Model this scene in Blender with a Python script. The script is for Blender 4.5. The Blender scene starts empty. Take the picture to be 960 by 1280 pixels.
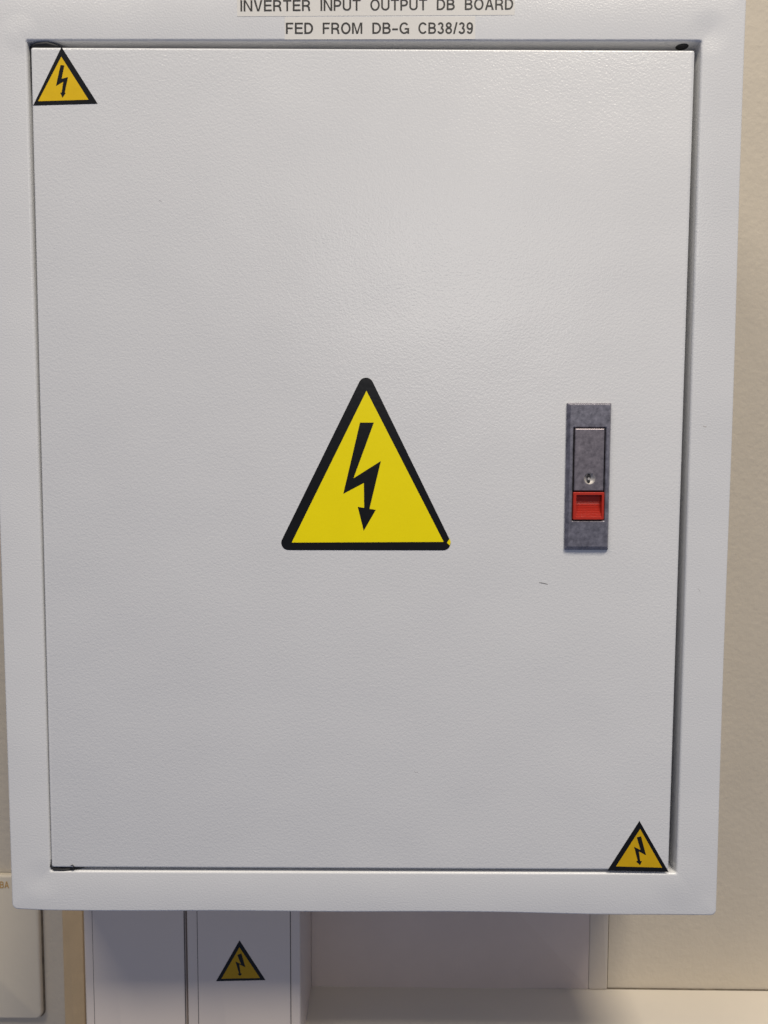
import bpy, bmesh, math, random
from mathutils import Vector, Matrix
random.seed(4)
scene = bpy.context.scene
C = scene.collection

# ------------------------------------------------------------------ camera
PITCH, YAW, ROLL = 0.06692, -0.00271, 0.00231
cam_data = bpy.data.cameras.new('camera')
cam = bpy.data.objects.new('camera', cam_data); C.objects.link(cam)
fw = Vector((math.sin(YAW), math.cos(YAW), 0)); rt = Vector((math.cos(YAW), -math.sin(YAW), 0)); up = Vector((0, 0, 1))
fw2 = fw*math.cos(PITCH) - up*math.sin(PITCH); up2 = up*math.cos(PITCH) + fw*math.sin(PITCH)
rt3 = rt*math.cos(ROLL) + up2*math.sin(ROLL); up3 = up2*math.cos(ROLL) - rt*math.sin(ROLL)
m = Matrix((rt3, up3, -fw2)).transposed().to_4x4(); m.translation = (0, -0.5, 0)
cam.matrix_world = m
cam_data.sensor_fit = 'VERTICAL'; cam_data.sensor_height = 24.0; cam_data.lens = 24.0*924/1280
cam_data.clip_start = 0.02; cam_data.clip_end = 50
cam_data.dof.use_dof = True; cam_data.dof.focus_distance = 0.5; cam_data.dof.aperture_fstop = 10
scene.camera = cam

# ------------------------------------------------------------------ light
world = bpy.data.worlds.new('World'); scene.world = world; world.use_nodes = True
bg = world.node_tree.nodes['Background']
bg.inputs['Color'].default_value = (0.60, 0.73, 1.22, 1); bg.inputs['Strength'].default_value = 0.135

def lamp(name, loc, target, sx, sy, power, col):
    d = bpy.data.lights.new(name, 'AREA'); d.shape = 'RECTANGLE'; d.size = sx; d.size_y = sy
    d.energy = power; d.color = col
    o = bpy.data.objects.new(name, d); C.objects.link(o); o.location = loc
    o.rotation_euler = (Vector(target) - Vector(loc)).to_track_quat('-Z', 'Y').to_euler()
    return o
# ceiling panels of the room, all facing straight down
lamp('ceiling_light', (0.76, -1.50, 2.45), (0.76, -1.50, 0), 0.95, 0.80, 77, (1.0, 0.915, 0.785))
lamp('ceiling_light', (-1.25, -1.55, 2.45), (-1.25, -1.55, 0), 0.95, 0.80, 34, (1.0, 0.92, 0.80))
lamp('ceiling_light', (0.60, -7.60, 2.45), (0.60, -7.60, 0), 2.60, 0.36, 165, (1.0, 0.97, 0.92))
scene.view_settings.view_transform = 'Standard'; scene.view_settings.look = 'None'
scene.view_settings.exposure = 0.12; scene.view_settings.gamma = 1.0

# ------------------------------------------------------------------ materials
def mat(name, col, rough=0.5, metal=0.0, bumps=(), var=0.0, var_scale=20, spec=0.5, rough_var=0.0):
    """bumps: (noise scale, distance in m, detail); var mottles the colour."""
    mt = bpy.data.materials.new(name); mt.use_nodes = True
    nt = mt.node_tree; n = nt.nodes; L = nt.links; b = n['Principled BSDF']
    b.inputs['Base Color'].default_value = (*col, 1); b.inputs['Roughness'].default_value = rough
    b.inputs['Metallic'].default_value = metal; b.inputs['Specular IOR Level'].default_value = spec
    tc = n.new('ShaderNodeTexCoord')
    prev = None
    for sc, dist, det in bumps:
        t = n.new('ShaderNodeTexNoise'); t.inputs['Scale'].default_value = sc; t.inputs['Detail'].default_value = det
        t.inputs['Roughness'].default_value = 0.55
        L.new(tc.outputs['Object'], t.inputs['Vector'])
        bp = n.new('ShaderNodeBump'); bp.inputs['Strength'].default_value = 1.0; bp.inputs['Distance'].default_value = dist
        L.new(t.outputs['Fac'], bp.inputs['Height'])
        if prev: L.new(prev.outputs['Normal'], bp.inputs['Normal'])
        prev = bp
    if prev: L.new(prev.outputs['Normal'], b.inputs['Normal'])
    if var:
        t = n.new('ShaderNodeTexNoise'); t.inputs['Scale'].default_value = var_scale; t.inputs['Detail'].default_value = 6
        t.inputs['Roughness'].default_value = 0.65
        L.new(tc.outputs['Object'], t.inputs['Vector'])
        r = n.new('ShaderNodeMapRange'); r.inputs['From Min'].default_value = 0.25; r.inputs['From Max'].default_value = 0.75
        r.inputs['To Min'].default_value = 1 - var; r.inputs['To Max'].default_value = 1 + var
        L.new(t.outputs['Fac'], r.inputs['Value'])
        mx = n.new('ShaderNodeMix'); mx.data_type = 'RGBA'; mx.blend_type = 'MULTIPLY'; mx.inputs['Factor'].default_value = 1
        mx.inputs[6].default_value = (*col, 1); L.new(r.outputs['Result'], mx.inputs[7])
        L.new(mx.outputs[2], b.inputs['Base Color'])
        if rough_var:
            r2 = n.new('ShaderNodeMapRange'); r2.inputs['From Min'].default_value = 0.25; r2.inputs['From Max'].default_value = 0.75
            r2.inputs['To Min'].default_value = rough - rough_var; r2.inputs['To Max'].default_value = rough + rough_var
            L.new(t.outputs['Fac'], r2.inputs['Value']); L.new(r2.outputs['Result'], b.inputs['Roughness'])
    return mt

M = {}
M['powder'] = mat('white_powder_coat', (0.745, 0.745, 0.74), 0.27, bumps=((820, 0.00015, 1.5), (14, 0.0010, 1)), var=0.012, var_scale=9, rough_var=0.05)
M['wall'] = mat('tan_wall_paint', (0.60, 0.53, 0.42), 0.75, bumps=((240, 0.00035, 3), (60, 0.0004, 2)), var=0.025, var_scale=14)
M['pvc'] = mat('white_trunking_plastic', (0.73, 0.645, 0.57), 0.42, bumps=((60, 0.00008, 2),), var=0.02, var_scale=12)
M['grime'] = mat('grime', (0.16, 0.13, 0.09), 0.8, var=0.5, var_scale=120)
M['groove'] = mat('dark_joint', (0.03, 0.028, 0.03), 0.8)
M['cream'] = mat('cream_paint', (0.76, 0.69, 0.58), 0.5, bumps=((120, 0.0001, 2),), var=0.03, var_scale=10)
M['box'] = mat('beige_plastic', (0.72, 0.64, 0.50), 0.5, bumps=((150, 0.0001, 2),), var=0.03, var_scale=12)
M['strip'] = mat('tan_strip', (0.60, 0.44, 0.25), 0.6, bumps=((200, 0.0002, 3),), var=0.08, var_scale=30)
M['cover'] = mat('pale_cover_strip', (0.60, 0.535, 0.455), 0.6, bumps=((200, 0.0002, 3),), var=0.04, var_scale=20)
M['rubber'] = mat('black_rubber', (0.012, 0.012, 0.014), 0.6)
M['dark'] = mat('dark_cavity', (0.02, 0.02, 0.022), 0.8)
M['vinyl_black'] = mat('black_vinyl', (0.006, 0.0055, 0.004), 0.26, bumps=((330, 0.00004, 1),), var=0.25, var_scale=60)
M['vinyl_yellow'] = mat('yellow_vinyl', (0.97, 0.80, 0.001), 0.35, spec=0.3, bumps=((330, 0.00003, 1),), var=0.02, var_scale=40)
M['vinyl_mustard'] = mat('mustard_vinyl', (0.80, 0.51, 0.006), 0.35, spec=0.3, bumps=((330, 0.00004, 1),), var=0.06, var_scale=90)
M['panel'] = mat('grey_panel', (0.60, 0.515, 0.47), 0.6, bumps=((90, 0.0002, 3),), var=0.05, var_scale=16)
M['vinyl_amber'] = mat('amber_vinyl', (0.66, 0.40, 0.006), 0.35, spec=0.3, bumps=((330, 0.00004, 1),), var=0.06, var_scale=90)
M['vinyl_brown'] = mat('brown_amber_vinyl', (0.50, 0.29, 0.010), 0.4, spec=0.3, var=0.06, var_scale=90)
M['tape'] = mat('cream_tape', (0.78, 0.755, 0.70), 0.34, bumps=((330, 0.00004, 1),))
M['ink'] = mat('black_ink', (0.012, 0.010, 0.008), 0.5)
M['orange_ink'] = mat('orange_ink', (0.58, 0.34, 0.10), 0.5)
M['zinc'] = mat('zinc_casting', (0.265, 0.253, 0.282), 0.40, metal=0.7, bumps=((900, 0.00006, 3),), var=0.45, var_scale=260, rough_var=0.08)
M['zinc_lever'] = mat('zinc_lever', (0.265, 0.235, 0.25), 0.42, metal=0.7, bumps=((900, 0.00006, 3),), var=0.40, var_scale=260, rough_var=0.08)
M['steel'] = mat('lock_steel', (0.62, 0.58, 0.54), 0.5, metal=0.6, var=0.1, var_scale=300)
M['red'] = mat('red_plastic', (0.47, 0.024, 0.008), 0.38, bumps=((700, 0.00002, 2),), var=0.05, var_scale=200)
M['scuff_pale'] = mat('pale_scuff', (0.52, 0.50, 0.48), 0.6)
# frame paint: the same coat, with shallow hollows where the corners were welded and ground
M['frame'] = M['powder'].copy(); M['frame'].name = 'frame_paint'
nt = M['frame'].node_tree; pb = nt.nodes['Principled BSDF']; src = pb.inputs['Normal'].links[0].from_socket
tcn = nt.nodes.new('ShaderNodeTexCoord'); prev = src
for (wx, wz, rr, dep) in ((0.209, 0.279, 0.016, -0.0007), (0.207, -0.291, 0.024, 0.0006), (-0.239, 0.278, 0.014, 0.0005), (0.120, -0.299, 0.05, 0.0003), (-0.241, -0.292, 0.016, -0.0005)):
    vd = nt.nodes.new('ShaderNodeVectorMath'); vd.operation = 'DISTANCE'; vd.inputs[1].default_value = (wx, 0, wz)
    nt.links.new(tcn.outputs['Object'], vd.inputs[0])
    mr = nt.nodes.new('ShaderNodeMapRange'); mr.interpolation_type = 'SMOOTHSTEP'
    mr.inputs['From Min'].default_value = 0; mr.inputs['From Max'].default_value = rr; mr.inputs['To Min'].default_value = 1; mr.inputs['To Max'].default_value = 0
    nt.links.new(vd.outputs['Value'], mr.inputs['Value'])
    bp = nt.nodes.new('ShaderNodeBump'); bp.inputs['Strength'].default_value = 1; bp.inputs['Distance'].default_value = abs(dep); bp.invert = dep < 0
    nt.links.new(mr.outputs['Result'], bp.inputs['Height']); nt.links.new(prev, bp.inputs['Normal']); prev = bp.outputs['Normal']
nt.links.new(prev, pb.inputs['Normal'])
M['scuff'] = mat('scuff', (0.20, 0.19, 0.18), 0.7)

# ------------------------------------------------------------------ helpers (metres; mm() converts)
def mm(*v): return [x/1000 for x in v]
def obj(name, bm, mats, parent=None, smooth=False):
    me = bpy.data.meshes.new(name); bmesh.ops.recalc_face_normals(bm, faces=bm.faces)
    bm.to_mesh(me); bm.free()
    for q in (mats if isinstance(mats, (list, tuple)) else [mats]): me.materials.append(M[q])
    if smooth:
        me.polygons.foreach_set('use_smooth', [True]*len(me.polygons))
        me.set_sharp_from_angle(angle=math.radians(35))
    o = bpy.data.objects.new(name, me); C.objects.link(o)
    if parent: o.parent = parent
    return o
def thing(name, label, cat, loc=(0, 0, 0), group=None):
    o = bpy.data.objects.new(name, None); C.objects.link(o); o.location = (0, 0, 0)
    o.empty_display_size = 0.05
    o['label'] = label; o['category'] = cat
    if group: o['group'] = group
    return o
def rect_loop(l, r, b, t, rad, y, n=4, seg=1):
    pts = []
    for cx, cz, a0 in ((r-rad, t-rad, 0), (l+rad, t-rad, 90), (l+rad, b+rad, 180), (r-rad, b+rad, 270)):
        for k in range(n+1):
            a = math.radians(a0 + 90*k/n); pts.append(Vector((cx+rad*math.cos(a), y, cz+rad*math.sin(a))))
    if seg > 1:                                                # extra points along the straight sides
        out = []; N_ = len(pts)
        for i, p in enumerate(pts):
            out.append(p)
            if i % (n+1) == n: out += [p.lerp(pts[(i+1) % N_], k/seg) for k in range(1, seg)]
        pts = out
    return pts
def skin(bm, loops, mi=None):
    vl = [[bm.verts.new(p) for p in lp] for lp in loops]; n = len(vl[0])
    for i in range(len(vl)-1):
        for k in range(n):
            f = bm.faces.new((vl[i][k], vl[i][(k+1) % n], vl[i+1][(k+1) % n], vl[i+1][k]))
            if mi: f.material_index = mi[i]
    return vl
def inset(rc, d): return (rc[0]+d, rc[1]-d, rc[2]+d, rc[3]-d)
def block(bm, rc, y0, y1, rad=0.001, bev=0.0008, cap_back=False, mi=0):
    """rounded slab: front at y0 (towards camera), back at y1."""
    lps = [rect_loop(*rc, rad, y1)]
    for a in (0, 30, 60, 90):
        s = math.radians(a); ins = bev*(1-math.cos(s)); lps.append(rect_loop(*inset(rc, ins), max(rad-ins, 0.0002), y0+bev*(1-math.sin(s))))
    n0 = len(bm.faces)
    vl = skin(bm, lps); bm.faces.new(vl[-1])
    if cap_back: bm.faces.new(vl[0])
    bm.faces.ensure_lookup_table()
    for f in list(bm.faces)[n0:]: f.material_index = mi
def poly(bm, pts, y0, th=0.0, mi=0):
    """flat polygon in the wall plane at depth y0; th gives it a real edge behind."""
    v = [bm.verts.new((x, y0, z)) for x, z in pts]; f = bm.faces.new(v); f.material_index = mi
    if th:
        w = [bm.verts.new((x, y0+th, z)) for x, z in pts]
        for k in range(len(v)):
            q = bm.faces.new((v[k], v[(k+1) % len(v)], w[(k+1) % len(v)], w[k])); q.material_index = mi
    f.normal_update(); bmesh.ops.triangulate(bm, faces=[f], ngon_method='EAR_CLIP')
def tube(bm, pts, rads, n=8, mi=0):
    rings = []
    for i, p in enumerate(pts):
        p = Vector(p); d = (Vector(pts[min(i+1, len(pts)-1)]) - Vector(pts[max(i-1, 0)])).normalized()
        a = d.orthogonal().normalized(); b = d.cross(a)
        rings.append([bm.verts.new(p + (a*math.cos(2*math.pi*k/n) + b*math.sin(2*math.pi*k/n))*rads[i]) for k in range(n)])
    for i in range(len(rings)-1):
        # match nearest start so the tube does not twist
        off = min(range(n), key=lambda q: (rings[i+1][q].co-rings[i][0].co).length)
        for k in range(n):
            f = bm.faces.new((rings[i][k], rings[i][(k+1) % n], rings[i+1][(k+1+off) % n], rings[i+1][(k+off) % n])); f.material_index = mi
        rings[i+1] = [rings[i+1][(k+off) % n] for k in range(n)]
    bm.faces.new(rings[0]); bm.faces.new(rings[-1])
def mmp(pts): return [(x/1000, z/1000) for x, z in pts]
SW = 0.148                                                     # stroke width for a cap height of 1
def arc(cx, cz, rx, rz, a0, a1, n=9):
    return [(cx+rx*math.cos(math.radians(a0+(a1-a0)*k/n)), cz+rz*math.sin(math.radians(a0+(a1-a0)*k/n))) for k in range(n+1)]
h = SW/2; q1 = 1-h
def G_N(w=0.72, s=SW): return w, [('p', [(0, 0), (0, 1), (s*1.15, 1), (w-s, 0.21), (w-s, 1), (w, 1), (w, 0), (w-s*1.15, 0), (s, 0.79), (s, 0)])]
def G_V(w=0.72, s=SW): return w, [('p', [(0, 1), (s*1.08, 1), (w/2, 0.16), (w-s*1.08, 1), (w, 1), (w/2+s*0.56, 0), (w/2-s*0.56, 0)])]
def G_A(w=0.74, s=SW): return w, [('p', [(0, 0), (s*1.08, 0), (w/2, 0.85), (w-s*1.08, 0), (w, 0), (w/2+s*0.58, 1), (w/2-s*0.58, 1)]), ('s', [(0.20, 0.335), (w-0.20, 0.335)])]
def G_M(w=0.86, s=SW): return w, [('p', [(0, 0), (0, 1), (s*1.35, 1), (w/2, 0.20), (w-s*1.35, 1), (w, 1), (w, 0), (w-s, 0), (w-s, 0.80), (w/2+s*0.5, 0), (w/2-s*0.5, 0), (s, 0.80), (s, 0)])]
def bowl(x0, x1, za, zb): r = (zb-za)/2; return [(x0, zb)] + arc(x1-min(r, 0.26)-h, (za+zb)/2, min(r, 0.26), r, 90, -90, 10) + [(x0, za)]
GL = {
 'I': (SW, [('s', [(h, 0), (h, 1)])]),
 'N': G_N(), 'V': G_V(), 'A': G_A(), 'M': G_M(),
 'E': (0.64, [('s', [(0.64, q1), (h, q1), (h, h), (0.64, h)]), ('s', [(SW, 0.52), (0.60, 0.52)])]),
 'F': (0.60, [('s', [(0.60, q1), (h, q1), (h, 0)]), ('s', [(SW, 0.50), (0.54, 0.50)])]),
 'T': (0.68, [('s', [(0, q1), (0.68, q1)]), ('s', [(0.34, 1-SW), (0.34, 0)])]),
 'P': (0.64, [('s', [(h, 0), (h, 1)]), ('s', bowl(SW, 0.64, 0.43, q1))]),
 'R': (0.70, [('s', [(h, 0), (h, 1)]), ('s', bowl(SW, 0.66, 0.46, q1)), ('s', [(0.38, 0.44), (0.50, 0.40), (0.565, 0.30), (0.58, 0.12), (0.63, 0)])]),
 'D': (0.70, [('s', [(h, 0), (h, 1)]), ('s', [(SW, q1), (0.30, q1)] + arc(0.30, 0.5, 0.40-h, 0.5-h, 90, -90, 12)[1:] + [(SW, h)])]),
 'B': (0.66, [('s', [(h, 0), (h, 1)]), ('s', bowl(SW, 0.62, 0.53, q1)), ('s', bowl(SW, 0.66, h, 0.52))]),
 'U': (0.70, [('s', [(h, 1), (h, 0.36)] + arc(0.35, 0.34, 0.35-h, 0.34-h, 180, 360, 12) + [(0.70-h, 0.36), (0.70-h, 1)])]),
 'O': (0.80, [('c', arc(0.40, 0.5, 0.40-h, 0.52-h, 0, 360, 28)[:-1])]),
 'C': (0.74, [('s', arc(0.39, 0.5, 0.39-h, 0.52-h, 38, 322, 24))]),
 'G': (0.78, [('s', arc(0.39, 0.5, 0.39-h, 0.52-h, 40, 318, 24)), ('s', [(0.42, 0.44), (0.78-h, 0.44), (0.78-h, 0)])]),
 '-': (0.46, [('s', [(0, 0.40), (0.46, 0.40)])]),
 '/': (0.32, [('s', [(0.04, -0.02), (0.28, 1.02)])]),
 '3': (0.56, [('s', arc(0.27, 0.745, 0.25-h, 0.275-h, 165, -80, 14)), ('s', arc(0.27, 0.275, 0.29-h, 0.295-h, 85, -165, 14))]),
 '8': (0.58, [('c', arc(0.29, 0.755, 0.255-h, 0.265-h, 0, 360, 20)[:-1]), ('c', arc(0.29, 0.275, 0.29-h, 0.295-h, 0, 360, 20)[:-1])]),
 '9': (0.58, [('c', arc(0.28, 0.68, 0.28-h, 0.34-h, 0, 360, 20)[:-1]), ('s', [(0.56-h, 0.68), (0.555-h, 0.42)] + arc(0.27, 0.34, 0.27-h, 0.36-h, 0, -155, 12))]),
}
def ribbon(pts, closed, w):
    n = len(pts); L, R_ = [], []
    for i in range(n):
        a = pts[i-1] if (i or closed) else pts[0]; b = pts[i]; c = pts[(i+1) % n] if (i < n-1 or closed) else pts[-1]
        d1 = (Vector(b)-Vector(a)); d2 = (Vector(c)-Vector(b))
        if d1.length < 1e-9: d1 = d2
        if d2.length < 1e-9: d2 = d1
        d1.normalize(); d2.normalize(); n1 = Vector((-d1.y, d1.x)); n2 = Vector((-d2.y, d2.x))
        mi = (n1+n2).normalized(); k = w/2/max(0.35, mi.dot(n1))
        L.append(Vector(b)+mi*k); R_.append(Vector(b)-mi*k)
    return L, R_
def word_mesh(bm, word, x0, x1, z0, cap, y, tilt=0.0, gap=0.115, xr=0.0):
    """letters as thin flat print; x0..x1 is the width the word takes, tilt raises it along x from xr."""
    tot = sum(GL[ch][0] for ch in word) + gap*(len(word)-1); sx = (x1-x0)/tot; pen = 0.0; lay = 0
    for ch in word:
        w, parts = GL[ch]
        for kind, pts in parts:
            yy = y - 0.00001*(lay % 6); lay += 1
            def P(p):
                X = x0+(pen+p[0])*sx; return bm.verts.new((X, yy, z0+p[1]*cap+(X-xr)*tilt))
            if kind == 'p':
                f = bm.faces.new([P(p) for p in pts]); f.normal_update(); bmesh.ops.triangulate(bm, faces=[f], ngon_method='EAR_CLIP')
            else:
                L, R_ = ribbon(pts, kind == 'c', SW); l = [P(p) for p in L]; r = [P(p) for p in R_]
                for i in range(len(l)-(0 if kind == 'c' else 1)):
                    j = (i+1) % len(l); bm.faces.new((l[i], l[j], r[j], r[i]))
        pen += w+gap
# ------------------------------------------------------------------ wall and what is fixed to it
WALL = 0.160
bm = bmesh.new()
v = [bm.verts.new(p) for p in ((-1.6, WALL, -1.3), (1.6, WALL, -1.3), (1.6, WALL, 1.5), (-1.6, WALL, 1.5))]; bm.faces.new(v)
o = obj('wall', bm, 'wall'); o['kind'] = 'structure'

bm = bmesh.new()
block(bm, (-0.0686, 1.2, -0.66, -0.4879), 0.085, WALL, 0.002, 0.002, mi=0)
o = obj('wall_ledge', bm, 'cream', smooth=True)
o['label'] = 'cream ledge running along the wall to the right of the white trunking'; o['category'] = 'ledge'
o.rotation_euler = (0, math.radians(0.42), 0); o.location = (0, 0, -0.0002)
bm = bmesh.new(); block(bm, (-0.0686, 1.2, -0.60, -0.4873), WALL-0.0014, WALL, 0.0003, 0.0001)
obj('grimy_joint', bm, 'grime', o)

panel = thing('wall_panel', 'flat grey panel with pale edge strip on the wall below the cabinet', 'panel')
bm = bmesh.new(); block(bm, mm(-68.4, 189.35, -489.0, -200), WALL-0.0020, WALL, 0.0003, 0.0002)
obj('sheet', bm, 'panel', panel, smooth=True)
bm = bmesh.new(); block(bm, mm(189.4, 207.0, -489.0, -200), WALL-0.0026, WALL, 0.0005, 0.0010)
obj('edge_strip', bm, 'cover', panel, smooth=True)
bm = bmesh.new(); block(bm, mm(207.1, 208.0, -489.0, -200), WALL-0.0006, WALL, 0.0002, 0.0001)
obj('grimy_joint', bm, 'grime', panel)
bm = bmesh.new(); block(bm, mm(-299.5, -280.5, -900, -230), WALL-0.002, WALL, 0.0005, 0.0008)
o = obj('tan_strip', bm, 'strip', smooth=True)
o['label'] = 'tan vertical strip on the wall between beige box and white trunking'; o['category'] = 'strip'

box = thing('wall_box', 'beige wall box with rounded corner and orange lettering at lower left', 'box')
bm = bmesh.new(); block(bm, mm(-460, -319.3, -518.0, -379.5), WALL-0.006, WALL-0.0012, 0.006, 0.0022)
obj('cover', bm, 'box', box, smooth=True)
bm = bmesh.new(); block(bm, mm(-461, -318.2, -519.2, -381), WALL-0.0016, WALL, 0.006, 0.0004)
obj('grimy_joint', bm, 'grime', box, smooth=True)
bm = bmesh.new(); word_mesh(bm, 'BA', -0.3540, -0.3457, -0.3912, 0.0064, WALL-0.0063)
obj('lettering', bm, 'orange_ink', box)

# twin vertical trunking below the cabinet
TF = 0.072
def trunk(l, r, lid_l, lid_r, label):
    t = thing('cable_trunking', label, 'cable trunking', group='vertical cable trunking below the cabinet')
    bm = bmesh.new(); block(bm, mm(l, r, -900, -270), TF+0.0012, WALL, 0.001, 0.0012)
    obj('body', bm, 'pvc', t, smooth=True)
    bm = bmesh.new(); block(bm, mm(lid_l-0.5, lid_r+0.5, -899, -271), TF+0.0009, TF+0.002, 0.0004, 0.0001)
    obj('joint', bm, 'groove', t)
    bm = bmesh.new(); block(bm, mm(lid_l, lid_r, -899.5, -270.5), TF, TF+0.0016, 0.0006, 0.0007)
    obj('lid', bm, 'pvc', t, smooth=True)
    return t
trunk(-243.5, -161.6, -236.2, -162.4, 'white cable trunking with plain lid beside the tan strip')
trunk2 = trunk(-160.3, -68.6, -151.4, -76.6, 'white cable trunking with warning sticker beside the cream ledge')

# ------------------------------------------------------------------ the distribution board
board = thing('distribution_board', 'white powder coated electrical cabinet with warning stickers and red button lock', 'electrical cabinet')
OUT = mm(-262.9, 232.75, -315.9, 306.0); INN = mm(-234.9, 204.1, -286.5, 273.5)
def sst(a, b, x): u = min(1, max(0, (x-a)/(b-a))); return u*u*(3-2*u)
def fold_warp(p):                                              # hand-folded sheet: the lower edge is not quite straight
    if p.z < -0.30: p.z += -0.0016*sst(0.08, 0.17, p.x) + 0.0008*(1-sst(-0.262, -0.240, p.x)) + 0.0002*math.sin(p.x*41)
    if p.x > 0.22: p.x += 0.0003*math.sin(p.z*17+1)
    return p
SEG = 24; rl = lambda rc, rad, y: rect_loop(*rc, rad, y, 8, SEG)
loops = [rl(OUT, 0.004, WALL)]
ro, ri = 0.0015, 0.0016
for a in range(0, 91, 15):
    s = math.radians(a); i = ro*(1-math.cos(s)); loops.append(rl(inset(OUT, i), 0.004-i*0.5, ro*(1-math.sin(s))))
loops = [[fold_warp(p) for p in lp] for lp in loops]
for a in range(0, 91, 15):
    s = math.radians(a); i = ri*(1-math.sin(s)); loops.append(rl(inset(INN, -i), 0.0012+i*0.8, ri*(1-math.cos(s))))
loops.append(rl(INN, 0.0012, 0.017)); loops.append(rl(inset(INN, 0.014), 0.001, 0.017)); loops.append(rl(inset(INN, 0.014), 0.001, 0.03))
bm = bmesh.new(); vl = skin(bm, loops); bm.faces.new(vl[-1])
obj('frame', bm, 'frame', board, smooth=True)
# rubber seal behind the door edge, with its loose ends at the left corners
bm = bmesh.new()
g0 = inset(INN, 0.0004)
skin(bm, [rect_loop(*g0, 0.001, 0.0168), rect_loop(*g0, 0.001, 0.0150), rect_loop(*inset(INN, 0.010), 0.001, 0.0150)])
obj('door_seal', bm, 'rubber', board)
bm = bmesh.new()
tube(bm, [mm(-234.2, 4, 271.2), mm(-229, 2.2, 271.6), mm(-222, 1.6, 271.7), mm(-216, 3, 271.2), mm(-212, 6, 270.8)], mm(0.7, 1.5, 1.8, 1.2, 0.5))
tube(bm, [mm(-233.5, 4, 270.5), mm(-233.8, 4, 255), mm(-234.0, 5, 235)], mm(0.9, 0.7, 0.4))
obj('seal_end', bm, 'rubber', board, smooth=True)
bm = bmesh.new()
tube(bm, [mm(-235.0, 1.5, -279), mm(-234.5, 0.8, -283), mm(-232.5, 0.6, -285.4), mm(-226, 1.2, -286.0), mm(-219, 1.4, -285.9), mm(-212, 4, -285.4)], mm(0.5, 1.0, 1.0, 1.2, 0.9, 0.5))
tube(bm, [mm(-221, 0.4, -285.2), mm(-218.6, -0.8, -284.4), mm(-217.6, -1.1, -282.8), mm(-218.8, -1.0, -281.6), mm(-220.2, -0.8, -282.2)], mm(0.35, 0.32, 0.3, 0.3, 0.25), n=6)
obj('seal_end', bm, 'rubber', board, smooth=True)
# black dome standing in for a dark hole in the top return of the frame
bm = bmesh.new()
for (cx, r_) in ((194.0, 4.2),):
    prof = [(r_, 0), (r_*0.9, 0.5), (r_*0.5, 0.9), (0.3, 1.0)]; rings = []
    for rr, h in prof: rings.append([Vector(((cx+rr*math.cos(2*math.pi*k/16))/1000, (6.4+rr*math.sin(2*math.pi*k/16)*0.9)/1000, (273.4-h)/1000)) for k in range(16)])
    q = skin(bm, rings); bm.faces.new(q[-1])
obj('hole_dome', bm, 'dark', board, smooth=True)

# door: a folded sheet with soft edges, hanging a hair out of square
DQ = [Vector((-0.2321, 0, 0.2693)), Vector((0.2000, 0, 0.2677)), Vector((0.1984, 0, -0.2841)), Vector((-0.2340, 0, -0.2838))]
def door_map(p):
    u = (p.x+0.2160)/0.4320; w = (p.z+0.2760)/0.5520
    top = DQ[0].lerp(DQ[1], u); bot = DQ[3].lerp(DQ[2], u); q = bot.lerp(top, w); q.y = p.y; return q
rc = (-0.2160, 0.2160, -0.2760, 0.2760)
lps = [rect_loop(*rc, 0.0012, 0.0135, 3)]
for a in range(0, 91, 18):
    s = math.radians(a); i = 0.0015*(1-math.cos(s)); lps.append(rect_loop(*inset(rc, i), 0.0012, -0.0006+0.0015*(1-math.sin(s)), 3))
lps = [[door_map(p) for p in lp] for lp in lps]
bm = bmesh.new(); vl = skin(bm, lps); bm.faces.new(vl[-1]); bm.faces.new(vl[0])
obj('door', bm, 'powder', board, smooth=True)
DF = -0.0006                                                   # door face

# warning stickers
def hull3(cs, r, n=10):
    pts = []
    for i in range(3):
        p, c, q = Vector(cs[i-1]), Vector(cs[i]), Vector(cs[(i+1) % 3])
        def nrm(a, b): d = (b-a).normalized(); return Vector((d.y, -d.x))
        n1, n2 = nrm(p, c), nrm(c, q)
        ctr = sum((Vector(k) for k in cs), Vector((0, 0)))/3
        if n1.dot(c-ctr) < 0: n1 = -n1
        if n2.dot(c-ctr) < 0: n2 = -n2
        a1 = math.atan2(n1.y, n1.x); d = math.atan2(n1.x*n2.y-n1.y*n2.x, n1.dot(n2))
        for k in range(n+1): a = a1 + d*k/n; pts.append((c.x+r*math.cos(a), c.y+r*math.sin(a)))
    return pts
def sticker(outer, inner, bolt, yellow, y, parent, label, chip=None):
    bm = bmesh.new(); poly(bm, outer, y-0.00012, 0.00012, 0); poly(bm, mmp(inner), y-0.00018, 0, 1)
    if chip: poly(bm, mmp(chip), y-0.00020, 0, 1)
    s = obj('warning_sticker', bm, ['vinyl_black', yellow], parent); s['label'] = label
    bm = bmesh.new(); poly(bm, mmp(bolt), y-0.00024)
    obj('lightning_bolt', bm, 'vinyl_black', s)
sticker(hull3(mmp([(-13.6, 51.6), (-66.1, -54.6), (38.9, -54.5)]), 0.0050),
        [(-13.3, 47.9), (-64.0, -54.4), (39.2, -53.7)],
        [(-17.6, 26.7), (-8.3, 26.7), (-22.0, -10.7), (-3.5, 1.0), (-11.2, -31.3), (-6.9, -32.0), (-15.1, -46.3), (-19.1, -30.0), (-14.8, -30.7), (-15.0, -13.8), (-28.9, -21.2)],
        'vinyl_yellow', DF, board, 'large bright yellow warning triangle in the middle of the door',
        chip=[(41.4, -54.3), (43.2, -51.4), (44.0, -53.6), (43.4, -56.2)])
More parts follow.
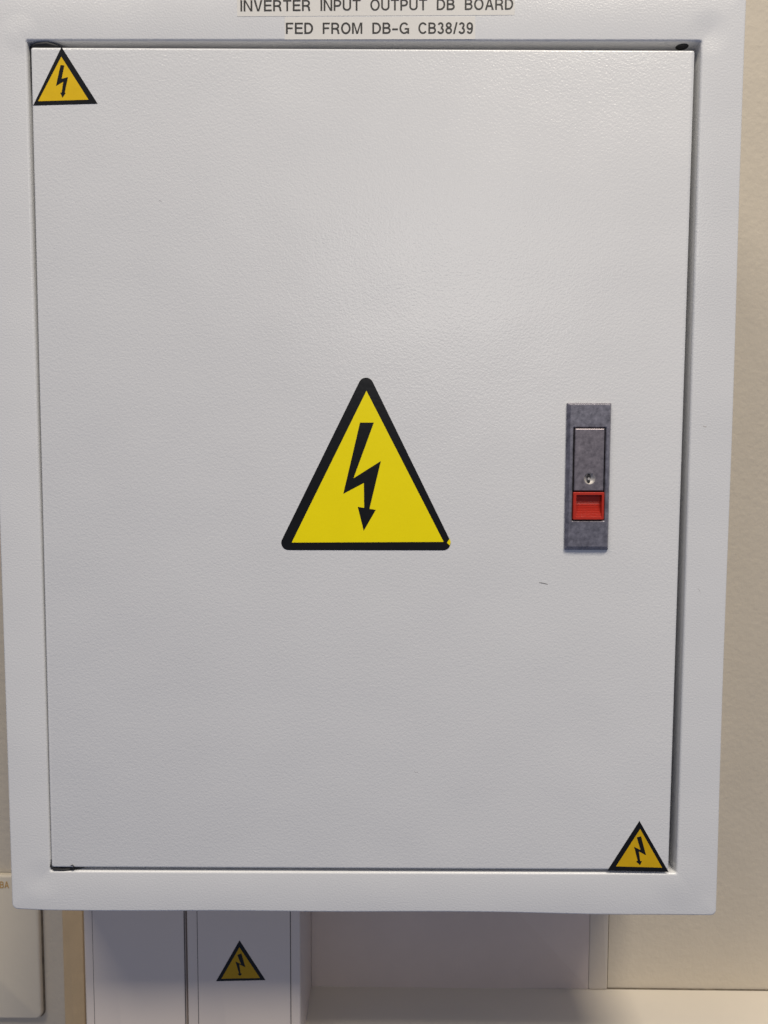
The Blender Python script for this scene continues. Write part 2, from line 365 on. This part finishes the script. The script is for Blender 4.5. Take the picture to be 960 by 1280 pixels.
sticker(mmp([(-211.8, 269.2), (-231.4, 232.3), (-189.1, 233.5)]), [(-212.1, 263.0), (-228.0, 235.0), (-195.0, 236.0)],
        [(-212.7, 257.8), (-210.2, 257.5), (-212.2, 249.1), (-208.0, 250.2), (-210.4, 240.4), (-209.8, 240.1), (-212.0, 237.2), (-213.3, 240.4), (-212.4, 240.6), (-211.2, 247.3), (-216.0, 244.6)],
        'vinyl_mustard', DF, board, 'small mustard warning triangle in the upper left corner of the door')
sticker(mmp([(176.9, -248.4), (155.4, -284.3), (198.2, -285.1)]), [(177.5, -254.2), (161.3, -281.2), (193.5, -282.0)],
        [(175.3, -260.2), (178.2, -259.4), (182.1, -273.1), (177.0, -270.3), (178.1, -277.2), (179.3, -277.3), (178.1, -280.2), (175.2, -277.6), (176.3, -277.0), (173.6, -267.0), (178.1, -269.3)],
        'vinyl_amber', DF, board, 'small amber warning triangle in the lower right corner of the door')
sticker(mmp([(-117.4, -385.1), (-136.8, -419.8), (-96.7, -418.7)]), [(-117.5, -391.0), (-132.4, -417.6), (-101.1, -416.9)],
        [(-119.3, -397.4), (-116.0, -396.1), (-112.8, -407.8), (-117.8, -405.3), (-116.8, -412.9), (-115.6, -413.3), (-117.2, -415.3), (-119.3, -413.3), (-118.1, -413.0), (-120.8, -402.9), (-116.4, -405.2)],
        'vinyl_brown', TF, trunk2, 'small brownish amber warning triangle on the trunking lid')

# printed label tapes on the top rail
def tape(pts, text, x_first, x_last, px0, px1, words, z0, cap, tilt):
    bm = bmesh.new(); poly(bm, mmp(pts), -0.00012, 0.00012)
    t = obj('label_tape', bm, 'tape', board); t['label'] = 'cream printed tape reading ' + text
    bm = bmesh.new(); k = (x_last-x_first)/(px1-px0)/1000
    for wd, a, b in words:
        word_mesh(bm, wd, x_first/1000+(a-px0)*k, x_first/1000+(b-px0)*k, z0/1000, cap/1000, -0.0002, tilt, xr=x_first/1000)
    obj('lettering', bm, 'ink', t)
tape([(-97.3, 288.6), (82.6, 289.6), (82.5, 302.8), (-97.4, 301.8)], 'INVERTER INPUT OUTPUT DB BOARD', -95.2, 81.6, 300.7, 641.5,
     [('INVERTER', 300.7, 388.3), ('INPUT', 400.8, 451), ('OUTPUT', 463, 534), ('DB', 546, 568.5), ('BOARD', 581, 641.5)], 291.7, 7.0, 0.0068)
tape([(-66.6, 274.3), (57.2, 274.6), (57.1, 288.7), (-66.6, 288.2)], 'FED FROM DB-G CB38/39', -65.9, 56.1, 357.3, 592,
     [('FED', 357.5, 391.5), ('FROM', 403.5, 453), ('DB-G', 465.5, 511.5), ('CB38/39', 523, 591.5)], 277.7, 7.0, 0.002)

# lock: zinc plate with swing lever, key cylinder and red release button
LX, LZ = 0.1356, -0.0093
PL = (0.1209, 0.1504, -0.0586, 0.0400); HO = (0.1252, 0.1467, -0.0388, 0.0236)
PF = DF-0.0032
bm = bmesh.new()
skin(bm, [rect_loop(*PL, 0.0005, DF), rect_loop(*PL, 0.0005, DF-0.0012),
          rect_loop(PL[0]+0.0020, PL[1]-0.0012, PL[2]+0.0024, PL[3]-0.0015, 0.0004, PF),
          rect_loop(*inset(HO, -0.0006), 0.0007, PF), rect_loop(*HO, 0.0005, PF+0.0006), rect_loop(*HO, 0.0005, PF+0.0030)],
     [0, 0, 0, 0, 0])
fl = [bm.verts.new(p) for p in rect_loop(*HO, 0.0005, PF+0.0030)]; f = bm.faces.new(fl); f.material_index = 1
lock = obj('lock_plate', bm, ['zinc', 'dark'], board); lock['label'] = 'grey zinc lock plate with red button'

KX, KZ, KR = 0.1364, -0.0104, 0.0039
LV = (0.1260, 0.1459, -0.0187, 0.0229)
bm = bmesh.new(); y0 = PF-0.0001
lps = [rect_loop(*LV, 0.0004, y0+0.0028)] + [rect_loop(*inset(LV, i), 0.0004, y0+d) for i, d in ((0, 0.0006), (0.0002, 0.0002), (0.0006, 0))]
vl = skin(bm, lps)
cv = [bm.verts.new((KX+KR*math.cos(2*math.pi*k/32), y0, KZ+KR*math.sin(2*math.pi*k/32))) for k in range(32)]
ed = [bm.edges.new((cv[k], cv[(k+1) % 32])) for k in range(32)]
fe = [bm.edges.get((vl[-1][k], vl[-1][(k+1) % len(vl[-1])])) for k in range(len(vl[-1]))]
bmesh.ops.triangle_fill(bm, use_beauty=True, edges=ed+fe)
obj('lever', bm, 'zinc_lever', lock)
bm = bmesh.new()
def circ(cx, cz, r, y, n=32): return [Vector((cx+r*math.cos(2*math.pi*k/n), y, cz+r*math.sin(2*math.pi*k/n))) for k in range(n)]
q = skin(bm, [circ(KX, KZ, KR, y0), circ(KX, KZ, KR*0.93, y0+0.0004), circ(KX-0.0002, KZ, KR*0.72, y0+0.0014), circ(KX-0.0003, KZ, KR*0.55, y0+0.0018)])
f = bm.faces.new(q[-1])
def oval(cx, cz, rx, rz, y, mi, n=16):
    f = bm.faces.new([bm.verts.new((cx+rx*math.cos(2*math.pi*k/n), y, cz+rz*math.sin(2*math.pi*k/n))) for k in range(n)]); f.material_index = mi
oval(KX-0.0004, KZ+0.0010, 0.0013, 0.0022, y0+0.0008, 1)
oval(KX-0.0004, KZ-0.0018, 0.0010, 0.0015, y0+0.00078, 1)
oval(KX-0.0004, KZ-0.0002, 0.0008, 0.0009, y0+0.0006, 0)
obj('lock_cylinder', bm, ['steel', 'dark'], lock, smooth=True)

BT = (0.1256, 0.1464, -0.0382, -0.0196)
bm = bmesh.new(); y1 = PF-0.0006
IN = (BT[0]+0.0020, BT[1]-0.0016, BT[2]+0.0012, BT[3]-0.0018)
skin(bm, [rect_loop(*BT, 0.0006, y1+0.0030, 2), rect_loop(*BT, 0.0006, y1+0.0004, 2), rect_loop(*inset(BT, 0.0004), 0.0005, y1, 2), rect_loop(*IN, 0.0004, y1, 2), rect_loop(*IN, 0.0004, y1+0.0042, 2)])
# scooped thumb recess: steep at the top, ribbed ramp rising to the lower lip
prof = []; zt, zb = IN[3], IN[2]; N = 14
for k in range(N+1):
    u = k/N; z = zt+(zb-zt)*u
    d = 0.0034*(1-max(0, (u-0.35)/0.65)**1.4)
    prof.append((z, y1+d)); 
    if 0 < k < N: prof.append((z-0.0002, y1+d-(0.00045 if k > 5 else 0.0001)))
va = [bm.verts.new((IN[0], y, z)) for z, y in prof]; vb = [bm.verts.new((IN[1], y, z)) for z, y in prof]
for k in range(len(prof)-1): bm.faces.new((va[k], vb[k], vb[k+1], va[k+1]))
obj('release_button', bm, 'red', lock)

# small scuffs and scratches in the paint
def scuff(pts, w, m_='scuff'):
    bm = bmesh.new(); n = len(pts); a = []; b = []
    for i, (x, z) in enumerate(pts):
        ww = w*(0.25+0.75*math.sin(math.pi*(i+0.5)/n)); a.append((x, z+ww)); b.append((x, z-ww))
    poly(bm, mmp(a+b[::-1]), DF-0.00008 if pts[0][0] < 200 else -0.00008)
    obj('scratch', bm, m_, board)
scuff([(104.2, -81.4), (106, -81.6), (108.5, -82.1), (110.3, -82.6)], 0.28)
scuff([(212.8, -84.6), (213.4, -86.0), (214.4, -87.2), (214.8, -89.6)], 0.16, 'scuff_pale')
scuff([(212.9, 24.8), (214.3, 24.4), (215.2, 24.6)], 0.35, 'scuff_pale')
scuff([(-150.2, 172.0), (-149.0, 171.7), (-148.4, 171.2)], 0.12, 'scuff_pale')
scuff([(20.0, -214.0), (21.6, -214.3), (22.8, -214.2)], 0.12, 'scuff_pale')
